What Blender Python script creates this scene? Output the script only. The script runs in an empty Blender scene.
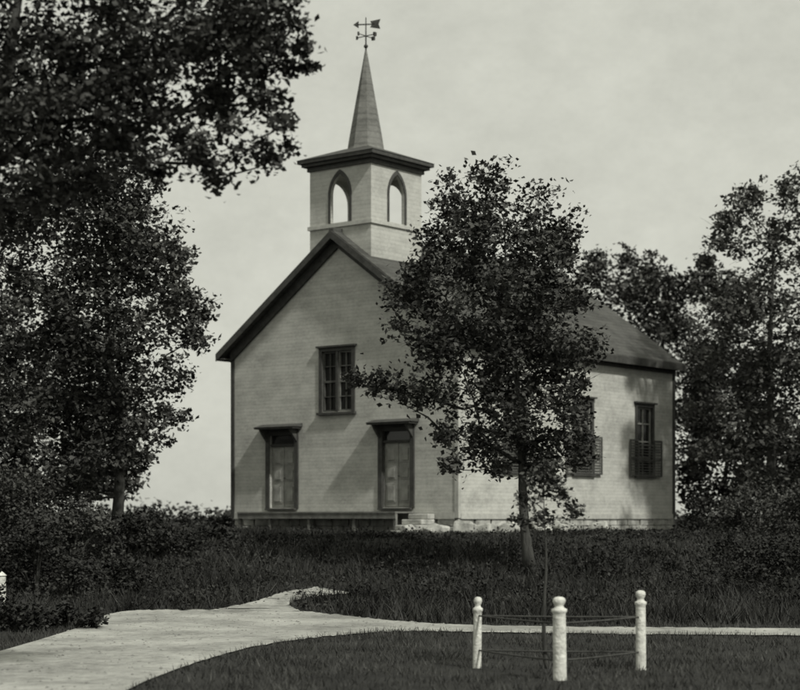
import bpy, math, random
import numpy as np
from mathutils import Vector, Matrix
random.seed(7)
RNG = np.random.default_rng(11)
S = bpy.context.scene
COL = S.collection
S.view_settings.view_transform = 'Standard'
S.view_settings.look = 'None'
S.view_settings.exposure = 0

EYE = 2.0          # eye height above the lane, metres
F = 1760.0
HOR = 518.0

# ------------------------------------------------------------------ materials
def tone(v, w=1.0):
    return (v*1.0, v*1.005, v*(0.93 if w else 1), 1)

def new_mat(name):
    m = bpy.data.materials.new(name); m.use_nodes = True
    nt = m.node_tree
    return m, nt, nt.nodes['Principled BSDF']

def noise_mat(name, a, b, scale=4.0, rough=0.85, bump=0.0, bscale=30.0, stretch=(1,1,1), dist=0.03, fine=0):
    m, nt, p = new_mat(name)
    N, L = nt.nodes, nt.links
    tc = N.new('ShaderNodeTexCoord'); mp = N.new('ShaderNodeMapping'); mp.inputs['Scale'].default_value = stretch
    L.new(tc.outputs['Object'], mp.inputs['Vector'])
    n1 = N.new('ShaderNodeTexNoise'); n1.inputs['Scale'].default_value = scale; n1.inputs['Detail'].default_value = 6
    n1.inputs['Roughness'].default_value = 0.65
    L.new(mp.outputs[0], n1.inputs['Vector'])
    cr = N.new('ShaderNodeValToRGB')
    cr.color_ramp.elements[0].position = 0.32; cr.color_ramp.elements[1].position = 0.68
    cr.color_ramp.elements[0].color = tone(a); cr.color_ramp.elements[1].color = tone(b)
    src = n1.outputs['Fac']
    if fine:
        n3 = N.new('ShaderNodeTexNoise'); n3.inputs['Scale'].default_value = fine; n3.inputs['Detail'].default_value = 4; n3.inputs['Roughness'].default_value = 0.8
        L.new(mp.outputs[0], n3.inputs['Vector'])
        mm = N.new('ShaderNodeMix'); mm.data_type = 'FLOAT'; mm.inputs[0].default_value = 0.4
        L.new(n1.outputs['Fac'], mm.inputs[2]); L.new(n3.outputs['Fac'], mm.inputs[3]); src = mm.outputs[0]
        cr.color_ramp.elements[0].position = 0.38; cr.color_ramp.elements[1].position = 0.62
    L.new(src, cr.inputs['Fac'])
    L.new(cr.outputs[0], p.inputs['Base Color'])
    p.inputs['Roughness'].default_value = rough
    p.inputs['Specular IOR Level'].default_value = 0.2
    if bump:
        n2 = N.new('ShaderNodeTexNoise'); n2.inputs['Scale'].default_value = bscale; n2.inputs['Detail'].default_value = 5
        L.new(mp.outputs[0], n2.inputs['Vector'])
        bp = N.new('ShaderNodeBump'); bp.inputs['Strength'].default_value = bump; bp.inputs['Distance'].default_value = dist
        L.new(n2.outputs['Fac'], bp.inputs['Height']); L.new(bp.outputs[0], p.inputs['Normal'])
    return m

def siding_mat(name, a, b, pitch=0.125, axis='Z', depth=0.02, line=0.62, bs=0.5, zs=0.8):
    """lapped boards along the object's Z with weathered paint"""
    m, nt, p = new_mat(name); N, L = nt.nodes, nt.links
    tc = N.new('ShaderNodeTexCoord'); sx = N.new('ShaderNodeSeparateXYZ'); L.new(tc.outputs['Object'], sx.inputs[0])
    d = N.new('ShaderNodeMath'); d.operation = 'DIVIDE'; d.inputs[1].default_value = pitch
    L.new(sx.outputs[axis], d.inputs[0])
    fr = N.new('ShaderNodeMath'); fr.operation = 'FRACT'; L.new(d.outputs[0], fr.inputs[0])
    fl = N.new('ShaderNodeMath'); fl.operation = 'FLOOR'; L.new(d.outputs[0], fl.inputs[0])
    wn = N.new('ShaderNodeTexWhiteNoise'); wn.noise_dimensions = '1D'; L.new(fl.outputs[0], wn.inputs['W'])
    mp = N.new('ShaderNodeMapping'); mp.inputs['Scale'].default_value = (0.5, 0.5, zs); L.new(tc.outputs['Object'], mp.inputs['Vector'])
    n1 = N.new('ShaderNodeTexNoise'); n1.inputs['Scale'].default_value = 2.2; n1.inputs['Detail'].default_value = 8; n1.inputs['Roughness'].default_value = 0.7
    L.new(mp.outputs[0], n1.inputs['Vector'])
    mp2 = N.new('ShaderNodeMapping'); mp2.inputs['Scale'].default_value = (3, 3, 4); L.new(tc.outputs['Object'], mp2.inputs['Vector'])
    n2 = N.new('ShaderNodeTexNoise'); n2.inputs['Scale'].default_value = 3; n2.inputs['Detail'].default_value = 6; n2.inputs['Roughness'].default_value = 0.8
    L.new(mp2.outputs[0], n2.inputs['Vector'])
    ad = N.new('ShaderNodeMath'); ad.operation = 'ADD'; L.new(n1.outputs['Fac'], ad.inputs[0])
    m2 = N.new('ShaderNodeMath'); m2.operation = 'MULTIPLY'; m2.inputs[1].default_value = 0.7; L.new(n2.outputs['Fac'], m2.inputs[0]); L.new(m2.outputs[0], ad.inputs[1])
    m3 = N.new('ShaderNodeMath'); m3.operation = 'MULTIPLY_ADD'; m3.inputs[1].default_value = 0.08; L.new(wn.outputs['Value'], m3.inputs[0]); L.new(ad.outputs[0], m3.inputs[2])
    cr = N.new('ShaderNodeValToRGB'); cr.color_ramp.elements[0].position = 0.70; cr.color_ramp.elements[1].position = 1.0
    cr.color_ramp.elements[0].color = tone(a); cr.color_ramp.elements[1].color = tone(b)
    L.new(m3.outputs[0], cr.inputs['Fac'])
    c2 = N.new('ShaderNodeValToRGB'); c2.color_ramp.elements[0].position = 0.0; c2.color_ramp.elements[0].color = (line, line, line, 1)
    c2.color_ramp.elements[1].position = 0.3; c2.color_ramp.elements[1].color = (1, 1, 1, 1)
    L.new(fr.outputs[0], c2.inputs['Fac'])
    mx = N.new('ShaderNodeMix'); mx.data_type = 'RGBA'; mx.blend_type = 'MULTIPLY'; mx.inputs['Factor'].default_value = 1
    L.new(cr.outputs[0], mx.inputs[6]); L.new(c2.outputs[0], mx.inputs[7])
    L.new(mx.outputs[2], p.inputs['Base Color'])
    inv = N.new('ShaderNodeMath'); inv.operation = 'SUBTRACT'; inv.inputs[0].default_value = 1; L.new(fr.outputs[0], inv.inputs[1])
    bp = N.new('ShaderNodeBump'); bp.inputs['Strength'].default_value = bs; bp.inputs['Distance'].default_value = depth
    L.new(inv.outputs[0], bp.inputs['Height']); L.new(bp.outputs[0], p.inputs['Normal'])
    p.inputs['Roughness'].default_value = 0.8; p.inputs['Specular IOR Level'].default_value = 0.15
    return m

def leaf_mat(name, a, b, rough=0.6, big=0.9):
    m, nt, p = new_mat(name); N, L = nt.nodes, nt.links
    g = N.new('ShaderNodeNewGeometry'); tc = N.new('ShaderNodeTexCoord')
    n = N.new('ShaderNodeTexNoise'); n.inputs['Scale'].default_value = big; n.inputs['Detail'].default_value = 1
    L.new(tc.outputs['Object'], n.inputs['Vector'])
    ad = N.new('ShaderNodeMath'); ad.operation = 'MULTIPLY_ADD'; ad.inputs[1].default_value = 0.45
    L.new(g.outputs['Random Per Island'], ad.inputs[0])
    s = N.new('ShaderNodeMath'); s.operation = 'MULTIPLY_ADD'; s.inputs[1].default_value = 2.0; s.inputs[2].default_value = -0.75
    L.new(n.outputs['Fac'], s.inputs[0]); L.new(s.outputs[0], ad.inputs[2])
    cr = N.new('ShaderNodeValToRGB'); cr.color_ramp.elements[0].color = tone(a); cr.color_ramp.elements[1].color = tone(b)
    L.new(ad.outputs[0], cr.inputs['Fac']); L.new(cr.outputs[0], p.inputs['Base Color'])
    p.inputs['Roughness'].default_value = rough; p.inputs['Specular IOR Level'].default_value = 0.15
    return m

M_WALL = siding_mat('painted_clapboard', 0.33, 0.50, pitch=0.115, line=0.87, depth=0.012, bs=0.3)
M_TOWER = siding_mat('tower_boards', 0.33, 0.47, pitch=0.13, line=0.88, depth=0.012, bs=0.25)
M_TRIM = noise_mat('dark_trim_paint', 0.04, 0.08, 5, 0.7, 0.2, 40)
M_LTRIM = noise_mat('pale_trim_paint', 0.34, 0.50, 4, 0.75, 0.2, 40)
M_ROOF = siding_mat('weathered_shingles', 0.045, 0.09, pitch=0.14, line=0.7, depth=0.03)
M_SPIRE = siding_mat('spire_shingles', 0.11, 0.19, pitch=0.2, line=0.8, depth=0.02)
M_STONE = noise_mat('field_stone', 0.16, 0.55, 2.4, 0.9, 0.8, 6)
M_PEB = noise_mat('lane_pebbles', 0.10, 0.32, 2.4, 0.9)
M_DOOR = noise_mat('door_paint', 0.20, 0.36, 3, 0.7, 0.2, 30)
M_SHUT = noise_mat('shutter_paint', 0.05, 0.10, 6, 0.7)
M_WOOD = noise_mat('weathered_planks', 0.10, 0.22, 3, 0.85, 0.4, 30)
M_POST = noise_mat('whitewash', 0.42, 0.76, 7, 0.75, 0.6, 24)
M_IRON = noise_mat('dark_iron', 0.03, 0.07, 10, 0.6)
M_BARK = noise_mat('bark', 0.03, 0.08, 3, 0.95, 0.9, 12, (3, 3, 0.6))
M_GRASS = noise_mat('turf_soil', 0.012, 0.035, 0.8, 0.95, 0.6, 12, fine=9)
M_BLADE = leaf_mat('grass_blades', 0.018, 0.075)
M_RANK = leaf_mat('rank_grass', 0.010, 0.045, big=0.5)
M_ROAD = noise_mat('gravel_track', 0.17, 0.42, 0.55, 0.95, 0.8, 5, fine=5, dist=0.06)
M_LEAF = leaf_mat('leaves', 0.018, 0.085)
M_WEED = leaf_mat('weed_leaves', 0.010, 0.042, big=0.5)
M_LEAFB = leaf_mat('paler_leaves', 0.03, 0.10)
M_GLASS, _nt, _p = new_mat('window_glass')
_p.inputs['Base Color'].default_value = tone(0.02); _p.inputs['Roughness'].default_value = 0.12

# ------------------------------------------------------------------ mesh helpers
class MB:
    def __init__(s): s.v = []; s.f = []; s.m = []
    def add(s, vs, fs, mi=0):
        o = len(s.v); s.v += [tuple(v) for v in vs]; s.f += [tuple(i+o for i in f) for f in fs]; s.m += [mi]*len(fs)
    def box(s, x0, x1, y0, y1, z0, z1, mi=0):
        s.add([(x0,y0,z0),(x1,y0,z0),(x1,y1,z0),(x0,y1,z0),(x0,y0,z1),(x1,y0,z1),(x1,y1,z1),(x0,y1,z1)],
              [(0,3,2,1),(4,5,6,7),(0,1,5,4),(1,2,6,5),(2,3,7,6),(3,0,4,7)], mi)
    def prism(s, poly, y0, y1, mi=0, axis='y'):
        n = len(poly)
        if axis == 'y': vs = [(a,y0,z) for a,z in poly]+[(a,y1,z) for a,z in poly]
        else: vs = [(y0,a,z) for a,z in poly]+[(y1,a,z) for a,z in poly]
        fs = [tuple(range(n)), tuple(range(2*n-1, n-1, -1))]+[(i, i+n, (i+1)%n+n, (i+1)%n) for i in range(n)]
        s.add(vs, fs, mi)
    def tube(s, pts, rad, k=8, mi=0):
        pts = [Vector(p) for p in pts]; vs = []; fs = []
        for i, p in enumerate(pts):
            d = (pts[min(i+1, len(pts)-1)]-pts[max(i-1, 0)]).normalized()
            a = d.orthogonal().normalized() if abs(d.z) < 0.9 else Vector((1,0,0)).cross(d).normalized()
            b = d.cross(a)
            for j in range(k):
                t = 2*math.pi*j/k
                vs.append(p+a*math.cos(t)*rad[i]+b*math.sin(t)*rad[i])
        for i in range(len(pts)-1):
            for j in range(k):
                fs.append((i*k+j, i*k+(j+1)%k, (i+1)*k+(j+1)%k, (i+1)*k+j))
        fs.append(tuple(range(k-1, -1, -1))); fs.append(tuple((len(pts)-1)*k+j for j in range(k)))
        s.add(vs, fs, mi)
    def lathe(s, prof, k=20, mi=0, cx=0, cy=0):
        s.tube([(cx, cy, z) for r, z in prof], [r for r, z in prof], k, mi)
    def obj(s, name, mats, parent=None, loc=(0,0,0), smooth=False, bevel=0, **kw):
        me = bpy.data.meshes.new(name); me.from_pydata(s.v, [], s.f)
        for m in mats: me.materials.append(m)
        me.polygons.foreach_set('material_index', s.m)
        if smooth: me.polygons.foreach_set('use_smooth', [True]*len(s.f))
        me.update()
        import bmesh
        bm = bmesh.new(); bm.from_mesh(me); bmesh.ops.recalc_face_normals(bm, faces=bm.faces); bm.to_mesh(me); bm.free()
        o = bpy.data.objects.new(name, me); COL.objects.link(o); o.location = loc
        if parent: o.parent = parent
        if bevel:
            b = o.modifiers.new('bevel', 'BEVEL'); b.width = bevel; b.segments = 2; b.limit_method = 'ANGLE'
        for a, b in kw.items(): o[a] = b
        return o

def empty(name, loc, rotz=0, **kw):
    e = bpy.data.objects.new(name, None); COL.objects.link(e); e.location = loc; e.rotation_euler = (0,0,rotz)
    e.empty_display_size = 0.3
    for a, b in kw.items(): e[a] = b
    return e

def boolean(o, cutters):
    for c in cutters:
        m = o.modifiers.new('cut', 'BOOLEAN'); m.operation = 'DIFFERENCE'; m.solver = 'EXACT'; m.object = c
    bpy.context.view_layer.update()
    dg = bpy.context.evaluated_depsgraph_get()
    me = bpy.data.meshes.new_from_object(o.evaluated_get(dg))
    o.modifiers.clear(); o.data = me
    for c in cutters: bpy.data.objects.remove(c, do_unlink=True)

def fast_mesh(name, verts, k, mats):
    n = len(verts)//k
    me = bpy.data.meshes.new(name)
    me.vertices.add(n*k); me.vertices.foreach_set('co', verts.astype(np.float32).ravel())
    me.loops.add(n*k); me.loops.foreach_set('vertex_index', np.arange(n*k, dtype=np.int32))
    me.polygons.add(n); me.polygons.foreach_set('loop_start', np.arange(0, n*k, k, dtype=np.int32))
    me.polygons.foreach_set('loop_total', np.full(n, k, dtype=np.int32))
    for m in mats: me.materials.append(m)
    me.update(calc_edges=True)
    return me

def leaf_verts(P, size, rng, up=0.5, asp=0.66):
    n = len(P)
    nm = rng.normal(size=(n,3)); nm[:,2] = np.abs(nm[:,2])+up; nm /= np.linalg.norm(nm, axis=1)[:,None]
    t = np.cross(nm, rng.normal(size=(n,3))); t /= np.linalg.norm(t, axis=1)[:,None]+1e-9
    b = np.cross(nm, t)
    L = (size*(0.6+0.8*rng.random(n)))[:,None]*0.5
    W = L*asp*(0.8+0.4*rng.random(n))[:,None]
    q = np.stack([P-t*L, P-t*L*0.1+b*W, P+t*L, P-t*L*0.1-b*W], axis=1)
    q[:,1] -= nm*W*0.3; q[:,3] -= nm*W*0.3
    return q.reshape(-1,3)

def clump_points(clumps, density, rng, sub=14, size=0.14, subr=0.30):
    out = []
    for (x,y,z,r) in clumps:
        ns = max(5, int(sub*(0.6+0.8*rng.random())))
        d = rng.normal(size=(ns,3)); d /= np.linalg.norm(d,axis=1)[:,None]
        c = np.array([x,y,z])+d*r*(rng.random(ns)**0.45)[:,None]*np.array([1,1,0.9])
        for k in range(ns):
            sr = r*subr*(0.5+0.9*rng.random())
            n = int(density*sr*sr/(size*size)*12)+4
            sr = max(sr, size*1.1)
            p = rng.normal(size=(n,3))*np.array([1,1,0.65])*sr*0.64
            out.append(c[k]+p)
    return np.concatenate(out)

# ------------------------------------------------------------------ terrain
def gh(y, x=0.0):
    t = np.clip((np.asarray(y, float)-36.0)/14.0, 0, 1)
    return 1.5*t*t*(3-2*t)

def gpt(px, py):
    """ground position along a bearing and dip surveyed from the standpoint"""
    dip = py-HOR
    lo, hi = 3.0, 60.0
    for _ in range(50):
        m = (lo+hi)/2
        if (EYE-float(gh(m)))*F/m > dip: lo = m
        else: hi = m
    return ((px-400)/F*lo, lo)

xs = np.unique(np.concatenate([np.array([-900,-500,-300,-180,-100,-60,-40]), np.arange(-30,30.1,0.75), np.array([40,60,100,180,300,500,900])]))
ys = np.unique(np.concatenate([np.array([-200,-100,-40,-10,0,10]), np.arange(15,62,0.5), np.array([70,85,110,160,250,450,900,1800])]))
gx, gy = np.meshgrid(xs, ys); gz = gh(gy)
V = np.stack([gx,gy,gz],-1).reshape(-1,3); nx, ny = len(xs), len(ys)
fc = [(j*nx+i, j*nx+i+1, (j+1)*nx+i+1, (j+1)*nx+i) for j in range(ny-1) for i in range(nx-1)]
me = bpy.data.meshes.new('ground'); me.from_pydata(V.tolist(), [], fc); me.materials.append(M_GRASS)
me.polygons.foreach_set('use_smooth', [True]*len(fc))
ground = bpy.data.objects.new('ground', me); COL.objects.link(ground)
ground['kind'] = 'structure'; ground['label'] = 'dark rough turf rising gently to the church'

def strip(name, pairs, label, dz, wob):
    A = np.array([gpt(*p[0]) for p in pairs]); B = np.array([gpt(*p[1]) for p in pairs])
    n = len(pairs); t = np.linspace(0, n-1, (n-1)*22+1)
    def cr(Pp):
        res = []
        for q in t:
            i = min(int(q), n-2); u = q-i
            p0,p1,p2,p3 = Pp[max(i-1,0)],Pp[i],Pp[i+1],Pp[min(i+2,n-1)]
            res.append(0.5*((2*p1)+(-p0+p2)*u+(2*p0-5*p1+4*p2-p3)*u*u+(-p0+3*p1-3*p2+p3)*u**3))
        return np.array(res)
    A, B = cr(A), cr(B)
    A[:,1] += RNG.normal(size=len(A))*wob; B[:,1] += RNG.normal(size=len(B))*wob
    K = 10; vs = []; fs = []
    for i in range(len(A)):
        for k in range(K+1):
            p = A[i]+(B[i]-A[i])*k/K
            vs.append((p[0], p[1], float(gh(p[1]))+dz))
    for i in range(len(A)-1):
        for k in range(K):
            fs.append((i*(K+1)+k, (i+1)*(K+1)+k, (i+1)*(K+1)+k+1, i*(K+1)+k+1))
    me = bpy.data.meshes.new(name); me.from_pydata(vs, [], fs); me.materials.append(M_ROAD)
    me.polygons.foreach_set('use_smooth', [True]*len(fs)); me.update()
    o = bpy.data.objects.new(name, me); COL.objects.link(o); o['kind'] = 'structure'; o['label'] = label
    import bmesh
    bm = bmesh.new(); bm.from_mesh(me)
    if sum(f.normal.z for f in bm.faces) < 0: bmesh.ops.reverse_faces(bm, faces=bm.faces)
    bm.to_mesh(me); bm.free()
    return np.concatenate([A, B[::-1]])

R1 = strip('road', [((1500,640),(1500,631)),((900,637),(900,630)),((640,635),(640,628)),((480,633),(480,626)),((400,632),(390,621)),((330,637),(312,613)),
      ((262,646),(215,611)),((205,661),(118,613)),((130,690),(80,628)),((60,745),(-10,655)),((-60,860),(-150,690))],
      'pale gravel lane winding past the church lot', 0.02, 0.08)
R2 = strip('path', [((300,612),(205,612)),((290,604),(252,603)),((318,597),(285,593)),((352,594),(318,588))],
      'pale footpath branching off toward the church', 0.028, 0.06)

def inside(P, poly):
    x, y = P[:,0], P[:,1]; r = np.zeros(len(P), bool); j = len(poly)-1
    for i in range(len(poly)):
        xi, yi = poly[i]; xj, yj = poly[j]
        c = ((yi > y) != (yj > y)) & (x < (xj-xi)*(y-yi)/(yj-yi+1e-12)+xi)
        r ^= c; j = i
    return r

# church plan frame
LX, LY = -5.71, 59.8
U = np.array([0.780,-0.6257]); U /= np.linalg.norm(U); Vv = np.array([-U[1], U[0]])
W, LEN = 9.6, 13.1
def in_church(P, m=0.1):
    d = P[:,:2]-np.array([LX,LY]); a = d@U; b = d@Vv
    return ((a>-m)&(a<W+m)&(b>-m)&(b<LEN+m)) | ((a>1.1)&(a<9.3)&(b>-1.2)&(b<0))

def scatter(n, x0, x1, y0, y1, xw=None):
    P = np.stack([RNG.uniform(x0,x1,n), RNG.uniform(y0,y1,n)],1)
    if xw: P = P[np.abs(P[:,0]) < xw*P[:,1]+1.0]
    return P[~(inside(P,R1)|inside(P,R2)|in_church(P))]

# gravel and clods on the lane
P = np.stack([RNG.uniform(-8,9,6000), RNG.uniform(18,40,6000)],1); P = P[inside(P,R1)|inside(P,R2)]
n = len(P); r = 0.006+0.02*RNG.random(n)**3
tet = np.array([[1,0,-.3],[-.5,.87,-.3],[-.5,-.87,-.3],[0,0,.8]])
ang = RNG.random(n)*6.28; ca, sa = np.cos(ang), np.sin(ang)
vv = np.zeros((n,4,3))
for k in range(4):
    vv[:,k,0] = P[:,0]+r*(tet[k,0]*ca-tet[k,1]*sa)*1.5; vv[:,k,1] = P[:,1]+r*(tet[k,0]*sa+tet[k,1]*ca)*1.5; vv[:,k,2] = gh(P[:,1])+0.028+r*tet[k,2]*0.7
tri = np.stack([vv[:,0],vv[:,1],vv[:,3], vv[:,1],vv[:,2],vv[:,3], vv[:,2],vv[:,0],vv[:,3]],1).reshape(-1,3)
me = fast_mesh('gravel', tri, 3, [M_PEB]); o = bpy.data.objects.new('gravel', me); COL.objects.link(o)
o['kind']='stuff'; o['label']='loose small stones strewn over the lane'; o['category']='gravel'

def blades(name, P, h, w, label, mat):
    n = len(P)
    from_z = gh(P[:,1])
    ph = 0.55+0.45*np.sin(P[:,0]*1.7+np.sin(P[:,1]*1.1)*2)*np.sin(P[:,1]*1.3+P[:,0]*0.6)
    H = h*(0.35+0.9*RNG.random(n))*(0.6+0.7*ph)
    if name == 'tall_grass': H *= np.where(P[:,1] > 46, np.where(P[:,0] > -3, 0.4, 0.7), 1.0)
    a = RNG.random(n)*2*np.pi; lean = RNG.normal(size=(n,2))*0.5*H[:,None]
    ww = w*(0.6+0.8*RNG.random(n))
    v = np.zeros((n,3,3))
    v[:,0,0] = P[:,0]-np.cos(a)*ww; v[:,0,1] = P[:,1]-np.sin(a)*ww; v[:,0,2] = from_z-0.01
    v[:,1,0] = P[:,0]+np.cos(a)*ww; v[:,1,1] = P[:,1]+np.sin(a)*ww; v[:,1,2] = from_z-0.01
    v[:,2,0] = P[:,0]+lean[:,0]; v[:,2,1] = P[:,1]+lean[:,1]; v[:,2,2] = from_z+H
    me = fast_mesh(name, v.reshape(-1,3), 3, [mat])
    o = bpy.data.objects.new(name, me); COL.objects.link(o); o['kind'] = 'stuff'; o['label'] = label; o['category'] = 'grass'
Pg = scatter(90000, -8, 9, 17.5, 34, 0.25)
q = np.sin(Pg[:,0]*2.3+np.sin(Pg[:,1]*1.9)*1.5)*np.sin(Pg[:,1]*2.1+Pg[:,0]*0.8)
Pg = Pg[RNG.random(len(Pg)) < 0.6+0.45*q]
blades('grass', Pg, 0.10, 0.008, 'short dark uneven grass along the lane', M_BLADE)
blades('tall_grass', scatter(90000, -15, 17, 33, 62, 0.27), 0.32, 0.018, 'long rough grass on the church bank', M_RANK)

# weeds on the bank, in uneven patches
P = scatter(5200, -14, 17, 37.0, 58, 0.27)
dens = 0.5+0.5*np.sin(P[:,0]*0.9+1+np.sin(P[:,1]*0.7))*np.sin(P[:,1]*0.8+np.sin(P[:,0]*0.5)*1.5)
keep = RNG.random(len(P)) < 0.08+0.92*dens**1.5
P = P[keep]; dens = dens[keep]
pts = []
for p, dn in zip(P, dens):
    k = 1.2 if p[1] < 44.5 else (0.7 if p[1] < 46.5 else 0.36)
    if p[0] < -5.5: k = max(k, 0.7)
    if abs(p[0]+3) < 4 and p[1] < 44: k *= 0.65
    k *= 0.7+0.6*dn
    r = (0.10+0.26*RNG.random()**2)*k; n = 24
    q = RNG.normal(size=(n,3))*np.array([r*1.2,r*1.2,r*0.6]); q[:,0] += p[0]; q[:,1] += p[1]; q[:,2] += float(gh(p[1]))+0.07*k+r*0.5
    pts.append(q)
pts = np.concatenate(pts)
me = fast_mesh('undergrowth', leaf_verts(pts, 0.08, RNG), 4, [M_WEED])
o = bpy.data.objects.new('undergrowth', me); COL.objects.link(o); o['kind']='stuff'; o['label']='low leafy weeds covering the bank below the church'; o['category']='undergrowth'

# ------------------------------------------------------------------ trees
def make_tree(name, bx, Y, outline, label, trunk_r=0.18, lean=0.0, leaf=0.14, density=0.5, depth=1.6, layers=2, sub=24, mat=None, seed=1, cat='tree', subr=0.32, start=0.3, twig=0.011, grow=1.12):
    rng = np.random.default_rng(seed); s = F/Y
    X = (bx-400)/s; base = float(gh(Y)); mat = mat or M_LEAF
    tree = empty(name, (X, Y, base-0.05), label=label, category=cat)
    clumps = []
    for (cx, cy, r) in outline:
        x = (cx-bx)/s; z = EYE+(HOR-cy)/s-base; rr = r/s*(grow if r > 12 else 1.1)
        ofs = [rng.uniform(-1,-0.15)*depth, rng.uniform(0.15,1)*depth] if layers == 2 else [rng.uniform(-.6,.6)*depth]
        for oy in ofs: clumps.append((x+rng.normal()*rr*0.15, oy, z+rng.normal()*rr*0.15, rr))
    zs = [c[2] for c in clumps]; top = max(zs); low = min(zs)
    xm = sum(c[0] for c in clumps)/len(clumps); xm = max(min(xm, 2.0), -2.0)
    n = 12; nodes = []; par = []; path = []
    for i in range(n+1):
        t = i/n; z = t*top*0.85
        nodes.append(Vector((lean*min(1,t*2)+(xm-lean)*max(0,(t-0.35))*0.9+0.06*math.sin(t*9+seed), 0.06*math.cos(t*7+seed), z))); par.append(i-1); path.append(z*0.25)
    if cat == 'young tree':
        for i in range(n+1): nodes[i].x *= 0.3; nodes[i].y *= 0.3
    ok = [i for i in range(n+1) if nodes[i].z >= min(low*0.9, top*start)] or [n]
    order = sorted(range(len(clumps)), key=lambda k: abs(clumps[k][0]-xm)+abs(clumps[k][1])+0.3*clumps[k][2])
    for k in order:
        e = Vector(clumps[k][:3])
        best = min(ok, key=lambda j: (nodes[j]-e).length*(1.0 if nodes[j].z < e.z else 1.6)+0.35*path[j])
        nodes.append(e); par.append(best); path.append(path[best]+(nodes[best]-e).length); ok.append(len(nodes)-1)
    desc = [1]*len(nodes)
    for i in range(len(nodes)-1, 0, -1): desc[par[i]] += desc[i]
    tb = MB()
    rad = [trunk_r*(1.35 if i == 0 else 1)*(1-0.86*(i/n)) for i in range(n+1)]; rad[1] = trunk_r*0.97
    tb.tube(nodes[:n+1], rad, 12)
    for i in range(n+1, len(nodes)):
        a, e = nodes[par[i]], nodes[i]; L_ = (e-a).length
        r0 = min(trunk_r*0.4, twig*desc[i]**0.55*1.3); r1 = twig*max(desc[i]-1, 0.5)**0.55
        m1 = a.lerp(e,0.35)+Vector(rng.normal(size=3))*L_*0.07; m2 = a.lerp(e,0.7)+Vector(rng.normal(size=3))*L_*0.07
        tb.tube([a, m1, m2, e], [r0, r0*0.85+r1*0.15, (r0+r1)/2, min(r0,r1)], 6)
        rr = clumps[order[i-n-1]][3]
        for _ in range(4):
            q = e+Vector(rng.normal(size=3))*rr*0.5
            tb.tube([m2, m2.lerp(q,0.6)+Vector((0,0,0.03*rr)), q], [twig*0.6, twig*0.45, twig*0.2], 4)
    tb.obj('trunk', [M_BARK], tree, smooth=True)
    pts = clump_points(clumps, density, rng, sub, leaf, subr)
    ex = []
    for i in range(n+1, len(nodes)):
        a, e = nodes[par[i]], nodes[i]; L_ = (e-a).length
        m = int(L_/leaf*5)
        if m:
            t = rng.random(m)[:,None]*0.75+0.25
            ex.append(np.array(a)*(1-t)+np.array(e)*t+rng.normal(size=(m,3))*leaf*1.3)
    if ex: pts = np.concatenate([pts]+ex)
    pts = pts[pts[:,2] > max(0.1, low*0.7)]
    me = fast_mesh('crown', leaf_verts(pts, leaf, rng), 4, [mat])
    c = bpy.data.objects.new('crown', me); COL.objects.link(c); c.parent = tree
    return tree, len(pts)

cnt = []
cnt.append(make_tree('maple_tree', 530, 42.5, [(450,200,19),(488,192,22),(538,206,23),(566,226,17),(432,236,20),(478,240,32),(528,245,32),(566,248,20),(400,290,17),(436,290,28),(490,300,34),(540,298,34),(576,300,18),
    (402,330,17),(446,348,28),(500,352,34),(550,350,32),(578,345,16),(374,380,11),(352,374,7),(398,386,14),(430,395,20),(472,400,28),(520,402,30),(562,398,22),(578,382,14),(579,412,13),(576,438,12),(442,434,13),(480,438,22),(530,440,22),(560,436,18),(452,462,9),(576,460,11),(498,464,12),(545,465,14),(475,218,24),(510,275,28),(460,325,24),(520,325,26),(500,378,24),(545,375,22),(505,425,20),(545,270,20),(465,265,22),(418,264,14)],
    'leafy dark maple tree standing on the bank before the church', 0.135, -0.25, 0.13, 0.5, 1.9, seed=3, sub=17, subr=0.34)[1])
cnt.append(make_tree('shade_tree', 118, 46, [(150,215,26),(110,210,34),(60,210,38),(15,225,38),(176,250,18),(135,262,32),(80,270,34),(30,276,22),(188,296,18),(150,318,30),(100,325,32),(50,345,30),(5,350,28),
    (196,332,14),(165,368,22),(120,378,28),(70,385,28),(20,405,28),(172,412,14),(148,434,17),(100,430,26),(50,440,28),(5,450,28),(135,464,14),(80,475,24),(30,490,28),(90,170,28),(140,180,18),(-40,250,40),(-40,340,40),(-40,430,40),(115,235,30),(165,280,22),(125,295,28),(130,345,26),(90,355,26),(90,400,26),(130,405,24),(55,410,24),(60,310,24),(110,455,22)],
    'tall shade tree with lacy hanging foliage beside the church lot', 0.17, 0.0, 0.14, 0.5, 1.8, seed=5, sub=22)[1])
cnt.append(make_tree('shade_tree', 25, 56, [(20,300,20),(60,320,22),(30,350,26),(80,360,22),(0,390,28),(50,395,28),(100,400,22),(20,440,30),(70,440,30),(112,445,22),(0,480,28),(45,480,28),(90,485,26),(120,480,18),(-30,420,35),(-30,350,35),(0,320,25)],
    'dark leafy tree standing behind the shade tree', 0.2, 0.0, 0.17, 0.5, 1.6, seed=25, sub=21, start=0.1)[1])
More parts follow.
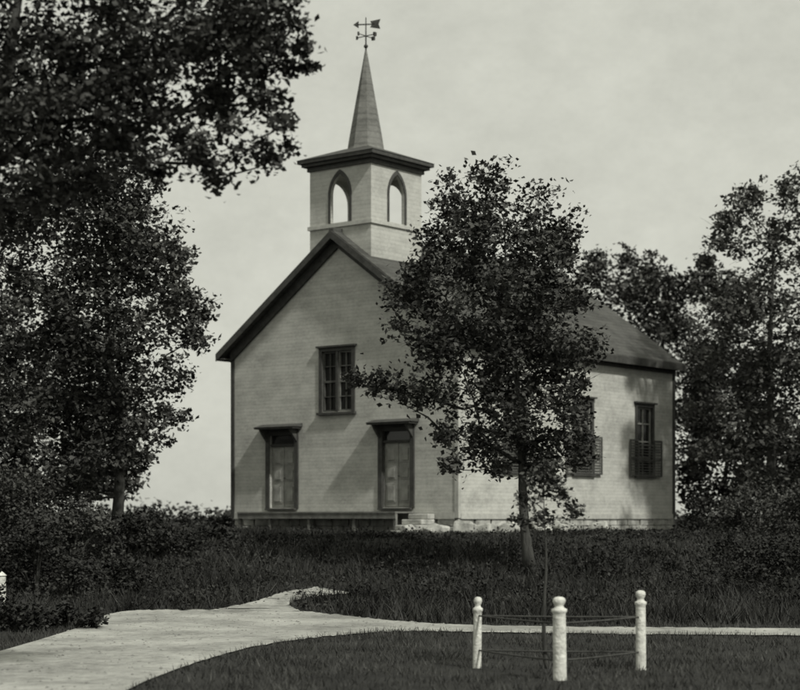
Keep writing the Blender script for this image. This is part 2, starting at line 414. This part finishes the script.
cnt.append(make_tree('overhanging_tree', -75, 20, [(10,30,50),(80,30,50),(150,20,42),(210,12,34),(260,12,28),(292,20,17),(20,90,50),(90,90,45),(150,78,36),(205,62,28),(248,60,22),(283,52,14),(306,55,8),(30,150,42),(85,148,34),(130,140,24),(176,118,22),(222,102,20),(258,98,15),(280,100,10),(284,128,8),(198,146,14),(236,134,12),(268,146,8),(214,168,8),(150,165,13),(50,190,26),(5,200,30),
    (120,55,36),(180,45,30),(230,36,24),(262,36,18),(50,60,36),(60,120,34),(120,112,28),(170,92,24),(215,85,18),(5,120,36),(20,-40,50),(100,-40,50),(180,-45,45),(260,-40,32),(-60,-60,60),(-70,30,55),(-70,110,50),(-140,20,55),(-140,-60,60),(-180,80,50),(60,-120,55),(-40,-140,55),(140,-110,45)],
    'large dark tree overhanging the lane with drooping boughs', 0.28, 0.0, 0.085, 0.36, 0.9, seed=8, sub=21, twig=0.006)[1])
cnt.append(make_tree('elm_tree', 768, 60, [(728,212,14),(752,198,16),(788,192,15),(822,200,20),(745,235,15),(780,228,17),(714,250,9),(722,232,10),(770,262,18),(805,255,19),(735,285,20),(790,295,22),(830,300,28),(705,318,20),(740,330,26),(780,340,28),(820,350,30),
    (712,358,22),(750,380,28),(795,390,28),(705,400,18),(735,420,24),(780,430,28),(820,430,30),(708,450,16),(740,465,22),(785,475,22),(820,480,22),(860,260,30),(860,360,35),(860,440,30),(745,305,20),(765,360,24),(800,365,24),(765,410,24)],
    'tall elm tree with an airy top beside the church', 0.2, 0.1, 0.17, 0.45, 1.8, seed=12, sub=17, mat=M_LEAFB)[1])
cnt.append(make_tree('oak_tree', 655, 76, [(600,258,14),(622,256,13),(648,270,17),(665,282,17),(618,290,20),(655,305,22),(692,300,22),(640,330,22),(680,335,24),(700,280,12),(700,370,24),(705,400,22),(735,315,24),(610,330,20),(720,350,24),(690,410,22),(700,450,22),(722,292,18),(640,290,18),(670,320,20),(705,262,8),(590,275,14)],
    'dark broad tree rising behind the church roof', 0.22, 0.1, 0.2, 0.42, 2.0, seed=14, sub=19)[1])
cnt.append(make_tree('thicket_tree', 722, 66, [(697,470,18),(720,440,22),(750,450,24),(780,470,24),(702,425,18),(740,400,24),(770,420,24),(800,440,26),(800,490,24),(735,490,22),(706,380,20),(760,370,22),(702,500,18),(765,495,22),(830,460,28),(708,345,18),(698,400,16)],
    'low dense tree in the thicket beside the church', 0.12, 0.1, 0.18, 0.5, 1.5, seed=17)[1])
cnt.append(make_tree('sapling', 545, 23.4, [(545,480,12),(530,498,11),(560,492,11),(519,517,7),(574,510,8),(543,515,9),(548,462,8),(556,475,9),(535,474,8)],
    'slender young tree protected by white guard posts', 0.034, 0.0, 0.07, 0.4, 0.14, seed=21, sub=9, cat='young tree', twig=0.004)[1])

def make_shrub(px, py_top, w_px, Y, seed, label, name='shrub', mat=None, leaf=0.095):
    rng = np.random.default_rng(seed); s = F/Y; X = (px-400)/s; base = float(gh(Y))
    top = EYE+(HOR-py_top)/s-base; w = w_px/s/2
    n = 7+int(w*3+top*3)
    cl = []
    for i in range(n):
        x = rng.uniform(-0.85,0.85)*w; t = 1-(abs(x)/w)**2*0.6
        rr = min(w*0.45, top*0.34)*(0.6+0.6*rng.random())
        cl.append((x, rng.uniform(-0.6,0.6)*w*0.7, rng.uniform(0.2,0.78)*top*t, rr))
    pts = clump_points(cl, 0.3, rng, 16, leaf, 0.38); pts = pts[pts[:,2]>0.02]
    tb = MB()
    for c in cl: tb.tube([(c[0]*0.15,c[1]*0.15,-0.05),(c[0]*0.5,c[1]*0.5,c[2]*0.6),c[:3]],[0.03,0.02,0.008],5)
    sh = tb.obj(name, [M_BARK], loc=(X,Y,base), label=label, category='shrub', group='shrubs around the church lot')
    me = fast_mesh('foliage', leaf_verts(pts, leaf, rng), 4, [mat or M_WEED])
    c = bpy.data.objects.new('foliage', me); COL.objects.link(c); c.parent = sh
    return len(pts)
ns = 0
for i,(px,pt,w,Y,m) in enumerate([(22,586,110,31.2,0),(72,600,60,31.8,0),(-35,570,90,33,0),(35,512,110,39.5,0),(100,538,90,40,0),(15,450,120,44,1),(72,478,90,44,1),(130,506,80,44.5,0),(172,522,90,45,0),(212,526,70,47,0),(240,542,60,46,0),
      (0,440,90,50,1),(150,502,90,58,0),(205,507,60,62,0),(712,492,60,57,0),(760,480,100,52,1),(805,470,90,50,1),(700,518,60,55,0),(665,552,60,45,0),(590,562,70,44,0),(745,528,90,44,0),(800,538,90,42,0),(690,560,70,43,0),(340,558,60,44,0),(280,540,50,47,0),(385,570,60,43,0),(470,566,60,43.5,0),(625,570,70,42,0),(750,562,80,40.5,0),(430,558,46,44.5,0),(260,560,50,44,0),(310,548,40,46,0)]):
    ns += make_shrub(px, pt, w, Y, 40+i, 'paler leafy shrub growing below the tall trees' if m else ('dense dark leafy shrub beside the lane' if Y < 41 else 'dense dark leafy shrub on the rising bank'), mat=M_LEAFB if m else None)

# distant hedge, one mass
pts = []
for x in np.arange(-60, 60, 0.55):
    y = 92+RNG.normal()*1.5; h = 1.0+0.3*math.sin(x*0.35)+0.3*RNG.random()
    q = RNG.normal(size=(70,3))*np.array([0.5,0.6,h*0.26]); q += np.array([x,y,1.5+h*0.42]); pts.append(q)
pts = np.concatenate(pts); pts = pts[pts[:,2]>1.5]
me = fast_mesh('distant_hedge', leaf_verts(pts, 0.28, RNG), 4, [M_LEAF])
o = bpy.data.objects.new('distant_hedge', me); COL.objects.link(o); o['kind']='stuff'; o['label']='far dark hedgerow along the field edge'; o['category']='hedge'

# ------------------------------------------------------------------ church
ch = empty('church', (LX, LY, 2.0), math.atan2(U[1],U[0]), label='weathered white clapboard country church with open belfry and spire', category='church')
H, AP, C = 5.64, 9.08, W/2
wb = MB(); wb.prism([(0,0),(W,0),(W,H),(C,AP),(0,H)], 0, LEN)
wall = wb.obj('wall', [M_WALL], ch)
DOORS = [2.32, 7.18]; DW, DH0, DH1 = 1.12, 0.34, 2.74
FWx, FW0, FW1, FWW = 4.72, 3.44, 5.40, 1.26
SIDE = [3.0, 7.0, 11.0]; SW, S0, S1 = 1.05, 1.5, 3.92
cut = []
def cutter(*a):
    b = MB(); b.box(*a); c = b.obj('cutter', []); c.parent = ch; cut.append(c)
for d in DOORS: cutter(d-DW/2, d+DW/2, -0.2, 0.2, DH0, DH1)
cutter(FWx-FWW/2, FWx+FWW/2, -0.2, 0.15, FW0, FW1)
for t in SIDE:
    cutter(W-0.15, W+0.2, t-SW/2, t+SW/2, S0, S1)
    cutter(-0.2, 0.15, t-SW/2, t+SW/2, S0, S1)
boolean(wall, cut)

fb = MB(); rs = random.Random(4)
def stone(fb, cx, cy, cz, sx, sy, sz):
    vs = []
    for i in range(8):
        a = -1 if i in (0,3,4,7) else 1; b = -1 if i in (0,1,4,5) else 1; c = -1 if i < 4 else 1
        vs.append((cx+a*sx*rs.uniform(0.8,1), cy+b*sy*rs.uniform(0.85,1.0), cz+c*sz*rs.uniform(0.8,1)))
    fb.add(vs, [(0,3,2,1),(4,5,6,7),(0,1,5,4),(1,2,6,5),(2,3,7,6),(3,0,4,7)])
fb.box(0.12, W-0.12, 0.12, LEN-0.12, -0.8, -0.003)
for row, z in enumerate([-0.62,-0.38,-0.14]):
    x = 0.1
    while x < W-0.1:
        l = rs.uniform(0.3,0.8); l = min(l, W-x); stone(fb, x+l/2, 0.12, z, l/2, 0.12, 0.125); stone(fb, x+l/2, LEN-0.12, z, l/2, 0.12, 0.125); x += l
    y = 0.1
    while y < LEN-0.1:
        l = rs.uniform(0.3,0.9); l = min(l, LEN-y); stone(fb, W-0.12, y+l/2, z, 0.12, l/2, 0.125); stone(fb, 0.12, y+l/2, z, 0.12, l/2, 0.125); y += l
fb.obj('foundation', [M_STONE], ch, bevel=0.02)
for i,(a,b,r) in enumerate([(9.9,-1.3,0.26),(10.3,-0.6,0.34),(10.4,0.3,0.26),(10.7,1.3,0.34),(10.1,-1.9,0.24),(10.9,2.6,0.28),(10.5,4.4,0.34),(10.8,6.2,0.26),(9.2,-2.0,0.2),(11.3,0.2,0.22),(11.2,3.4,0.2)]):
    m = MB(); stone(m, 0,0,0, r*1.2, r, r*0.7)
    p = np.array([LX,LY])+U*a+Vv*b
    o = m.obj('boulder', [M_STONE], loc=(p[0],p[1],1.5+r*0.5), bevel=r*0.25, label='pale rough fieldstone lying by the church corner', category='boulder', group='fieldstones beside the church'); o.rotation_euler = (0.1*i,0.15,i*1.3)

# trim
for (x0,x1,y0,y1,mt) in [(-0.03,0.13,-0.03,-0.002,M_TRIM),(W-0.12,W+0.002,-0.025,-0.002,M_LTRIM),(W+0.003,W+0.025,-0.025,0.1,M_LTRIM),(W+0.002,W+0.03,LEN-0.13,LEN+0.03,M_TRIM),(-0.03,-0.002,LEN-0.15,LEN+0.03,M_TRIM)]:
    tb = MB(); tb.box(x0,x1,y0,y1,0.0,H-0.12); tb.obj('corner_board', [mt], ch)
tb = MB(); tb.box(0.14,W-0.13,-0.035,-0.002,-0.03,0.18); tb.obj('water_table', [M_LTRIM], ch)
tb = MB(); tb.box(W+0.002,W+0.035,0.11,LEN-0.14,-0.03,0.14); tb.obj('water_table', [M_LTRIM], ch)

# roof
ov, of = 0.32, 0.40
sl = (AP-H)/C
rz = lambda x: AP+0.02-abs(x-C)*sl
rb = MB()
e0 = (-ov, rz(-ov)); ap = (C, rz(C)); e1 = (W+ov, rz(W+ov))
up = 0.17; OB = 0.1
rb.prism([(e0[0],e0[1]),ap,(C,ap[1]+up),(e0[0],e0[1]+up)], -of, LEN+OB)
rb.prism([ap,(e1[0],e1[1]),(e1[0],e1[1]+up),(C,ap[1]+up)], -of, LEN+OB)
rb.box(C-0.1,C+0.1,-of,LEN+OB,ap[1]+up-0.06,ap[1]+up+0.05)
roof = rb.obj('roof', [M_ROOF], ch)
tb = MB()
for (ya,yb) in [(-of-0.04,-of-0.002),(LEN+OB+0.002,LEN+OB+0.04)]:
    tb.prism([(e0[0]-0.03,e0[1]-0.12),(C,ap[1]-0.12),(C,ap[1]+0.13),(e0[0]-0.03,e0[1]+0.13)], ya, yb)
    tb.prism([(C,ap[1]-0.12),(e1[0]+0.03,e1[1]-0.12),(e1[0]+0.03,e1[1]+0.13),(C,ap[1]+0.13)], ya, yb)
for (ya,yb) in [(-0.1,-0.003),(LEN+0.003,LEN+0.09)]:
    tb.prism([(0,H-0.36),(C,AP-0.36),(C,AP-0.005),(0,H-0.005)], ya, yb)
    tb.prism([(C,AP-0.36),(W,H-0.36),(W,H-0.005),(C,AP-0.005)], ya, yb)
for x0,x1 in [(W+ov+0.002,W+ov+0.04),(-ov-0.04,-ov-0.002)]:
    tb.box(x0,x1,-of,LEN+OB,e0[1]-0.1,e0[1]+0.13)
tb.box(W+0.004,W+ov,-of,LEN+OB,e0[1]-0.07,e0[1]-0.03); tb.box(-ov,-0.004,-of,LEN+OB,e0[1]-0.07,e0[1]-0.03)
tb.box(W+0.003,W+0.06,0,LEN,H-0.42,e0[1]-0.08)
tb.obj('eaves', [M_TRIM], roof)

# doors
def build_door(parent, x):
    d = MB(); w = DW/2
    for sx in (-1,1):
        a, b = (-w+0.02, -0.012) if sx < 0 else (0.012, w-0.02)
        d.box(a,b,0.10,0.14,DH0+0.02,DH1-0.36)
        for z0,z1 in [(DH0+0.15,DH0+0.75),(DH0+0.88,DH0+1.3),(DH0+1.42,DH1-0.48)]:
            d.box(a+0.07,b-0.07,0.085,0.099,z0,z1)
            d.box(a+0.13,b-0.13,0.06,0.084,z0+0.06,z1-0.06)
    o = d.obj('door', [M_DOOR], parent, loc=(x,0,0), bevel=0.006)
    f = MB()
    f.box(-w-0.17,-w,-0.05,0.12,DH0-0.02,DH1+0.14); f.box(w,w+0.17,-0.05,0.12,DH0-0.02,DH1+0.14)
    f.box(-w,w,-0.05,0.12,DH1-0.002,DH1+0.14); f.box(-w,w,0.02,0.12,DH1-0.36,DH1-0.29); f.box(-w-0.1,w+0.1,-0.16,0.1,DH0-0.08,DH0-0.022)
    f.obj('frame', [M_TRIM], o, bevel=0.008)
    g = MB(); g.box(-w,w,0.09,0.1,DH1-0.285,DH1-0.004); g.obj('transom', [M_GLASS], o)
    h = MB()
    h.box(-w-0.3,w+0.3,-0.46,-0.001,DH1+0.20,DH1+0.26)
    h.prism([(-0.5,DH1+0.261),(-0.002,DH1+0.261),(-0.002,DH1+0.38)], -w-0.34, w+0.34, axis='x')
    h.box(-w-0.22,w+0.22,-0.09,-0.052,DH1+0.145,DH1+0.198)
    for sx in (-w-0.14, w+0.06):
        h.prism([(-0.4,DH1+0.198),(-0.3,DH1+0.05),(-0.052,DH1-0.22),(-0.052,DH1+0.198)], sx, sx+0.08, axis='x')
    h.obj('hood', [M_TRIM], o)
    k = MB(); k.tube([(0.06,0.088,DH0+0.98),(0.06,0.03,DH0+0.98),(0.06,0.02,DH0+0.98)],[0.012,0.02,0.03],10); k.obj('handle',[M_IRON],o)
    return o
for x in DOORS: build_door(ch, x)

def louvre(mb, x0, x1, z0, z1, y0, y1):
    mb.box(x0,x0+0.05,y0,y1,z0,z1); mb.box(x1-0.05,x1,y0,y1,z0,z1)
    for z in (z0, (z0+z1)/2-0.03, z1-0.06): mb.box(x0+0.051,x1-0.051,y0,y1,z,z+0.06)
    z = z0+0.09
    while z < z1-0.1:
        if abs(z-(z0+z1)/2) > 0.07:
            mb.add([(x0+0.052,y0+0.005,z),(x1-0.052,y0+0.005,z),(x1-0.052,y1-0.005,z+0.02),(x0+0.052,y1-0.005,z+0.02),
                    (x0+0.052,y0+0.005,z+0.018),(x1-0.052,y0+0.005,z+0.018),(x1-0.052,y1-0.005,z+0.038),(x0+0.052,y1-0.005,z+0.038)],
                   [(0,3,2,1),(4,5,6,7),(0,1,5,4),(1,2,6,5),(2,3,7,6),(3,0,4,7)])
        z += 0.095
w = FWW/2
wf = MB(); wf.box(-w-0.13,-w,-0.045,0.1,FW0-0.02,FW1+0.12); wf.box(w,w+0.13,-0.045,0.1,FW0-0.02,FW1+0.12); wf.box(-w,w,-0.045,0.1,FW1,FW1+0.12)
wf.box(-w-0.2,w+0.2,-0.12,-0.003,FW1+0.121,FW1+0.18); wf.box(-w-0.18,w+0.18,-0.12,0.1,FW0-0.1,FW0-0.021)
win = wf.obj('window', [M_TRIM], ch, loc=(FWx,0,0), label='wide upper double window with dark panes')
g = MB(); g.box(-w,w,0.11,0.12,FW0,FW1); g.obj('glass', [M_GLASS], win)
for a, b in ((-w+0.002,-0.045),(0.045,w-0.002)):
    m = MB(); c0 = (a+b)/2; fm = (FW0+FW1)/2
    m.box(a,a+0.05,0.03,0.105,FW0+0.002,FW1-0.002); m.box(b-0.05,b,0.03,0.105,FW0+0.002,FW1-0.002)
    for z, hh in ((FW0+0.002,0.06),(fm-0.035,0.07),(FW1-0.062,0.06),((FW0+fm)/2-0.012,0.028),((fm+FW1)/2-0.012,0.028)):
        m.box(a+0.052,b-0.052,0.035,0.1,z,z+hh)
    for z0_,z1_ in ((FW0+0.064,(FW0+fm)/2-0.014),((FW0+fm)/2+0.018,fm-0.037),(fm+0.037,(fm+FW1)/2-0.014),((fm+FW1)/2+0.018,FW1-0.064)):
        m.box(c0-0.012,c0+0.012,0.045,0.1,z0_,z1_)
    m.obj('sash', [M_SHUT if a < 0 else M_WOOD], win)
m = MB(); m.box(-0.043,0.043,-0.02,0.1,FW0,FW1); m.obj('mullion', [M_TRIM], win)

w = SW/2; mid = (S0+S1)/2
def side_window(x, y, rot):
    w = SW/2
    f = MB(); f.box(-w-0.12,-w,-0.04,0.1,S0-0.02,S1+0.12); f.box(w,w+0.12,-0.04,0.1,S0-0.02,S1+0.12); f.box(-w,w,-0.04,0.1,S1,S1+0.12)
    f.box(-w-0.2,w+0.2,-0.12,-0.003,S1+0.121,S1+0.18); f.box(-w-0.16,w+0.16,-0.1,0.1,S0-0.09,S0-0.021)
    o = f.obj('window', [M_TRIM], ch, loc=(x,y,0)); o.rotation_euler = (0,0,rot)
    g = MB(); g.box(-w,w,0.11,0.12,S0,S1); g.obj('glass', [M_GLASS], o)
    m = MB()
    for x0 in (-w+0.001,-0.02,w-0.051): m.box(x0,x0+(0.05 if x0!=-0.02 else 0.04),0.06,0.105,S0,S1)
    for z in (S0+0.001, mid-0.03, S1-0.061, (S0+mid)/2, (mid+S1)/2): m.box(-w+0.052,w-0.052,0.065,0.1,z,z+0.05)
    m.obj('sash', [M_DOOR], o)
    for sx in (-1,1):
        s_ = MB(); a, b = (w+0.02, w+0.56) if sx>0 else (-w-0.56,-w-0.02)
        louvre(s_, a, b, S0-0.03, mid+0.05, -0.10, -0.06); s_.obj('shutter', [M_SHUT], o)
    s_ = MB(); louvre(s_, -w+0.02, w-0.02, S0-0.01, mid-0.1, -0.09, -0.05); s_.obj('shutter', [M_SHUT], o)
for t in SIDE:
    side_window(W, t, math.pi/2); side_window(0, t, -math.pi/2)

# platform and steps
pb = MB(); z = 0.2
for i in range(6):
    pb.box(1.2,7.92,-1.0+i*0.162,-1.0+i*0.162+0.152,z-0.05,z)
for x in (1.25,2.6,4.3,6.2,7.85): pb.box(x-0.05,x+0.05,-0.935,-0.85,-0.7,z-0.052)
pb.box(1.2,7.92,-0.98,-0.94,z-0.22,z-0.052)
pb.obj('porch_platform', [M_WOOD], ch)
pb = MB()
for i in range(4): pb.box(7.96,8.75,-1.4+i*0.33,-0.06,-0.55+i*0.17,-0.55+(i+1)*0.17-0.002)
pb.obj('stone_steps', [M_STONE], ch, bevel=0.03)

# belfry
TW = 2.6; T0, T1 = 7.6, 11.46; bx0 = C-TW/2; by0 = 0.05
bb = MB(); bb.box(bx0,bx0+TW,by0,by0+TW,T0,T1)
bel = bb.obj('belfry', [M_TOWER], ch)
def gothic(cx, w, z0, zs, zt, n=8):
    h = zt-zs; pts = [(cx-w/2,z0),(cx+w/2,z0)]
    R = (w*w/4+h*h)/w
    for i in range(n+1):
        a = math.acos((R-w/2)/R)*i/n
        pts.append((cx+w/2-R+R*math.cos(a), zs+R*math.sin(a)))
    for i in range(n-1,-1,-1):
        a = math.acos((R-w/2)/R)*i/n
        pts.append((cx-w/2+R-R*math.cos(a), zs+R*math.sin(a)))
    return pts
cut = []
c1 = MB(); c1.box(bx0+0.12,bx0+TW-0.12,by0+0.12,by0+TW-0.12,9.4,T1-0.22); cut.append(c1.obj('cutter',[],ch))
A0, A1, A2 = 9.55, 10.45, 11.12
for (cc, ax, p0, p1, ww) in [(C,'y',by0-0.2,by0+0.3,0.80),(C,'y',by0+TW-0.3,by0+TW+0.2,1.2),(by0+TW/2,'x',bx0+TW-0.3,bx0+TW+0.2,0.80),(by0+TW/2,'x',bx0-0.2,bx0+0.3,1.2)]:
    c1 = MB(); c1.prism(gothic(cc, ww, A0, A1, A2), p0, p1, axis=ax); cut.append(c1.obj('cutter',[],ch))
boolean(bel, cut)
def arch_ring(cc, ax, p0, p1, ww):
    ac = MB()
    g0 = gothic(cc, ww, A0, A1, A2); g1 = gothic(cc, ww+0.18, A0, A1, A2+0.14)
    inn = g0[1:]+[g0[0]]; out = g1[1:]+[g1[0]]
    for i in range(len(inn)-1):
        ac.prism([inn[i],out[i],out[i+1],inn[i+1]], p0, p1, axis=ax)
    ac.obj('arch_casing', [M_TRIM], bel)
arch_ring(C,'y',by0-0.03,by0-0.002,0.80); arch_ring(by0+TW/2,'x',bx0+TW+0.002,bx0+TW+0.03,0.80)
bt = MB()
def ringbox(m, e, z0, z1, inner=0.003):
    m.box(bx0-e,bx0+TW+e,by0-e,by0-inner,z0,z1); m.box(bx0-e,bx0+TW+e,by0+TW+inner,by0+TW+e,z0,z1)
    m.box(bx0-e,bx0-inner,by0-inner+0.001,by0+TW+inner-0.001,z0,z1); m.box(bx0+TW+inner,bx0+TW+e,by0-inner+0.001,by0+TW+inner-0.001,z0,z1)
ringbox(bt, 0.06, 9.4, 9.52); bt.obj('belt_course', [M_LTRIM], bel)
cb = MB()
for e,z0,z1 in [(0.07,T1-0.14,T1+0.0),(0.2,T1+0.002,T1+0.1),(0.3,T1+0.102,T1+0.22)]:
    if e < 0.1: ringbox(cb, e, z0, z1)
    else: cb.box(bx0-e,bx0+TW+e,by0-e,by0+TW+e,z0,z1)
a = bx0-0.32; b = bx0+TW+0.32; c_ = by0-0.32; d_ = by0+TW+0.32; z0 = T1+0.222; cy = by0+TW/2; q = 0.5
cb.add([(a,c_,z0),(b,c_,z0),(b,d_,z0),(a,d_,z0),(C-q,cy-q,z0+0.42),(C+q,cy-q,z0+0.42),(C+q,cy+q,z0+0.42),(C-q,cy+q,z0+0.42)],
       [(0,3,2,1),(4,5,6,7),(0,1,5,4),(1,2,6,5),(2,3,7,6),(3,0,4,7)])
cb.obj('cornice', [M_TRIM], bel)
sp = MB(); SZ = z0+0.34
sp.tube([(C,cy,SZ),(C,cy,SZ+0.12),(C,cy,SZ+0.5),(C,cy,15.35)],[0.66,0.60,0.54,0.035],8)
sp.obj('spire', [M_SPIRE], bel)
v = MB()
v.tube([(C,cy,15.3),(C,cy,16.45)],[0.028,0.016],8)
v.lathe([(0.01,15.42),(0.06,15.46),(0.075,15.5),(0.06,15.54),(0.01,15.58)],12,0,C,cy)
for dx,dy in ((1,0),(0,1)):
    v.tube([(C-0.36*dx,cy-0.36*dy,15.84),(C+0.36*dx,cy+0.36*dy,15.84)],[0.015,0.015],6)
for dx,dy in ((1,0),(-1,0),(0,1),(0,-1)):
    p = (C+0.38*dx, cy+0.38*dy)
    v.box(p[0]-0.035-0.02*dy,p[0]+0.035+0.02*dy,p[1]-0.035-0.02*dx,p[1]+0.035+0.02*dx,15.78,15.9)
ca, sa = 0.85, 0.53
def pl(poly):
    n = len(poly); f = [(C+x*ca-0.012*sa, cy+x*sa+0.012*ca, z) for x,z in poly]; g_ = [(C+x*ca+0.012*sa, cy+x*sa-0.012*ca, z) for x,z in poly]
    v.add(f+g_, [tuple(range(n)), tuple(range(2*n-1,n-1,-1))]+[(i,(i+1)%n,(i+1)%n+n,i+n) for i in range(n)])
pl([(-0.3,16.2),(0.3,16.2),(0.3,16.24),(-0.3,16.24)]); pl([(-0.42,16.22),(-0.24,16.1),(-0.24,16.34)]); pl([(0.14,16.12),(0.48,16.06),(0.42,16.22),(0.48,16.38),(0.14,16.32),(0.2,16.22)])
v.obj('weather_vane', [M_IRON], bel)

# ------------------------------------------------------------------ guard posts
def build_post(px, py_base, h, r, label):
    X, Y = gpt(px, py_base)
    m = MB()
    m.lathe([(r*1.02,-0.25),(r,0.0),(r*0.98,h*0.5),(r*0.95,h-0.24),(r*0.97,h-0.20),(r*1.16,h-0.185),(r*1.16,h-0.155),(r*0.7,h-0.135),(r*0.62,h-0.11),(r*0.85,h-0.085),(r*0.98,h-0.055),(r*0.85,h-0.02),(r*0.5,h-0.004),(0.004,h)], 20)
    o = m.obj('guard_post', [M_POST], loc=(X,Y,0), smooth=True, label=label, category='post', group='white posts guarding the young tree')
    o.rotation_euler = (random.uniform(-.015,.015), random.uniform(-.02,.02), random.random()*6)
    return X, Y
p1 = build_post(477,668,0.95,0.058,'slim white turned post guarding the young tree')
p2 = build_post(560,680,1.03,0.084,'stout white turned post guarding the young tree')
p3 = build_post(641,670,1.05,0.068,'tall white turned post guarding the young tree')
for (a, b) in ((p1,p2),(p2,p3),(p1,p3)):
    for z in (0.24, 0.70):
        m = MB()
        n = 8; pts = [(a[0]+(b[0]-a[0])*i/n, a[1]+(b[1]-a[1])*i/n, z-0.008*math.sin(math.pi*i/n)) for i in range(n+1)]
        m.tube(pts, [0.012]*(n+1), 6)
        m.obj('guard_wire', [M_IRON], smooth=True, label='thin dark wire strung between white posts', category='wire', group='wires between the guard posts')
m = MB(); m.box(-0.07,0.07,-0.07,0.07,-0.2,0.74); m.add([(-0.09,-0.09,0.742),(0.09,-0.09,0.742),(0.09,0.09,0.742),(-0.09,0.09,0.742),(0,0,0.84)],[(0,3,2,1),(0,1,4),(1,2,4),(2,3,4),(3,0,4)])
m.obj('lane_post', [M_POST], loc=(-398/F*37.3,37.3,float(gh(37.3))), bevel=0.008, label='short white square post beside the shrubs', category='post')

# ------------------------------------------------------------------ light, sky, camera
el = math.radians(46); az = math.atan2(0.62, -0.78)
d = Vector((math.sin(az)*math.cos(el), math.cos(az)*math.cos(el), math.sin(el)))
sun = bpy.data.lights.new('sun', 'SUN'); sun.energy = 3.1; sun.angle = math.radians(3.0); sun.color = (1.0,0.985,0.92)
so = bpy.data.objects.new('sun', sun); COL.objects.link(so); so.rotation_euler = d.to_track_quat('Z','Y').to_euler(); so.location = (20,-20,40)

wd = bpy.data.worlds.new('World'); S.world = wd; wd.use_nodes = True
nt = wd.node_tree; N, L = nt.nodes, nt.links; bg = N['Background']
sk = N.new('ShaderNodeTexSky'); sk.sky_type = 'NISHITA'; sk.sun_disc = False; sk.sun_elevation = el; sk.sun_rotation = az
sk.dust_density = 3.0
bw = N.new('ShaderNodeRGBToBW'); L.new(sk.outputs[0], bw.inputs[0])
tc = N.new('ShaderNodeTexCoord'); mp = N.new('ShaderNodeMapping'); mp.inputs['Scale'].default_value = (1,1,1.6); L.new(tc.outputs['Generated'], mp.inputs[0])
nz = N.new('ShaderNodeTexNoise'); nz.inputs['Scale'].default_value = 16; nz.inputs['Detail'].default_value = 10; nz.inputs['Roughness'].default_value=0.8; L.new(mp.outputs[0], nz.inputs['Vector'])
hz = N.new('ShaderNodeMath'); hz.operation='MULTIPLY_ADD'; hz.inputs[1].default_value=4.0; hz.inputs[2].default_value=5.0; L.new(nz.outputs['Fac'], hz.inputs[0])
mx = N.new('ShaderNodeMix'); mx.data_type='FLOAT'; mx.inputs[0].default_value=0.75; L.new(bw.outputs[0], mx.inputs[2]); L.new(hz.outputs[0], mx.inputs[3])
tn = N.new('ShaderNodeVectorMath'); tn.operation='SCALE'; tn.inputs[0].default_value=(1.0,1.01,0.89); L.new(mx.outputs[0], tn.inputs['Scale'])
L.new(tn.outputs[0], bg.inputs['Color']); bg.inputs['Strength'].default_value = 0.1

cam = bpy.data.cameras.new('camera'); co = bpy.data.objects.new('camera', cam); COL.objects.link(co)
co.location = (0,0,EYE); co.rotation_euler = (math.radians(90),0,0)
cam.sensor_width = 36; cam.lens = F/800*36; cam.shift_y = (HOR-345)/800; cam.clip_end = 3000; cam.clip_start = 0.1
# an old wide-open plate lens: everything very slightly soft
cam.dof.use_dof = True; cam.dof.focus_distance = 33.0; cam.dof.aperture_fstop = 1.2
S.camera = co
print('LEAVES', cnt, 'shrub', ns)
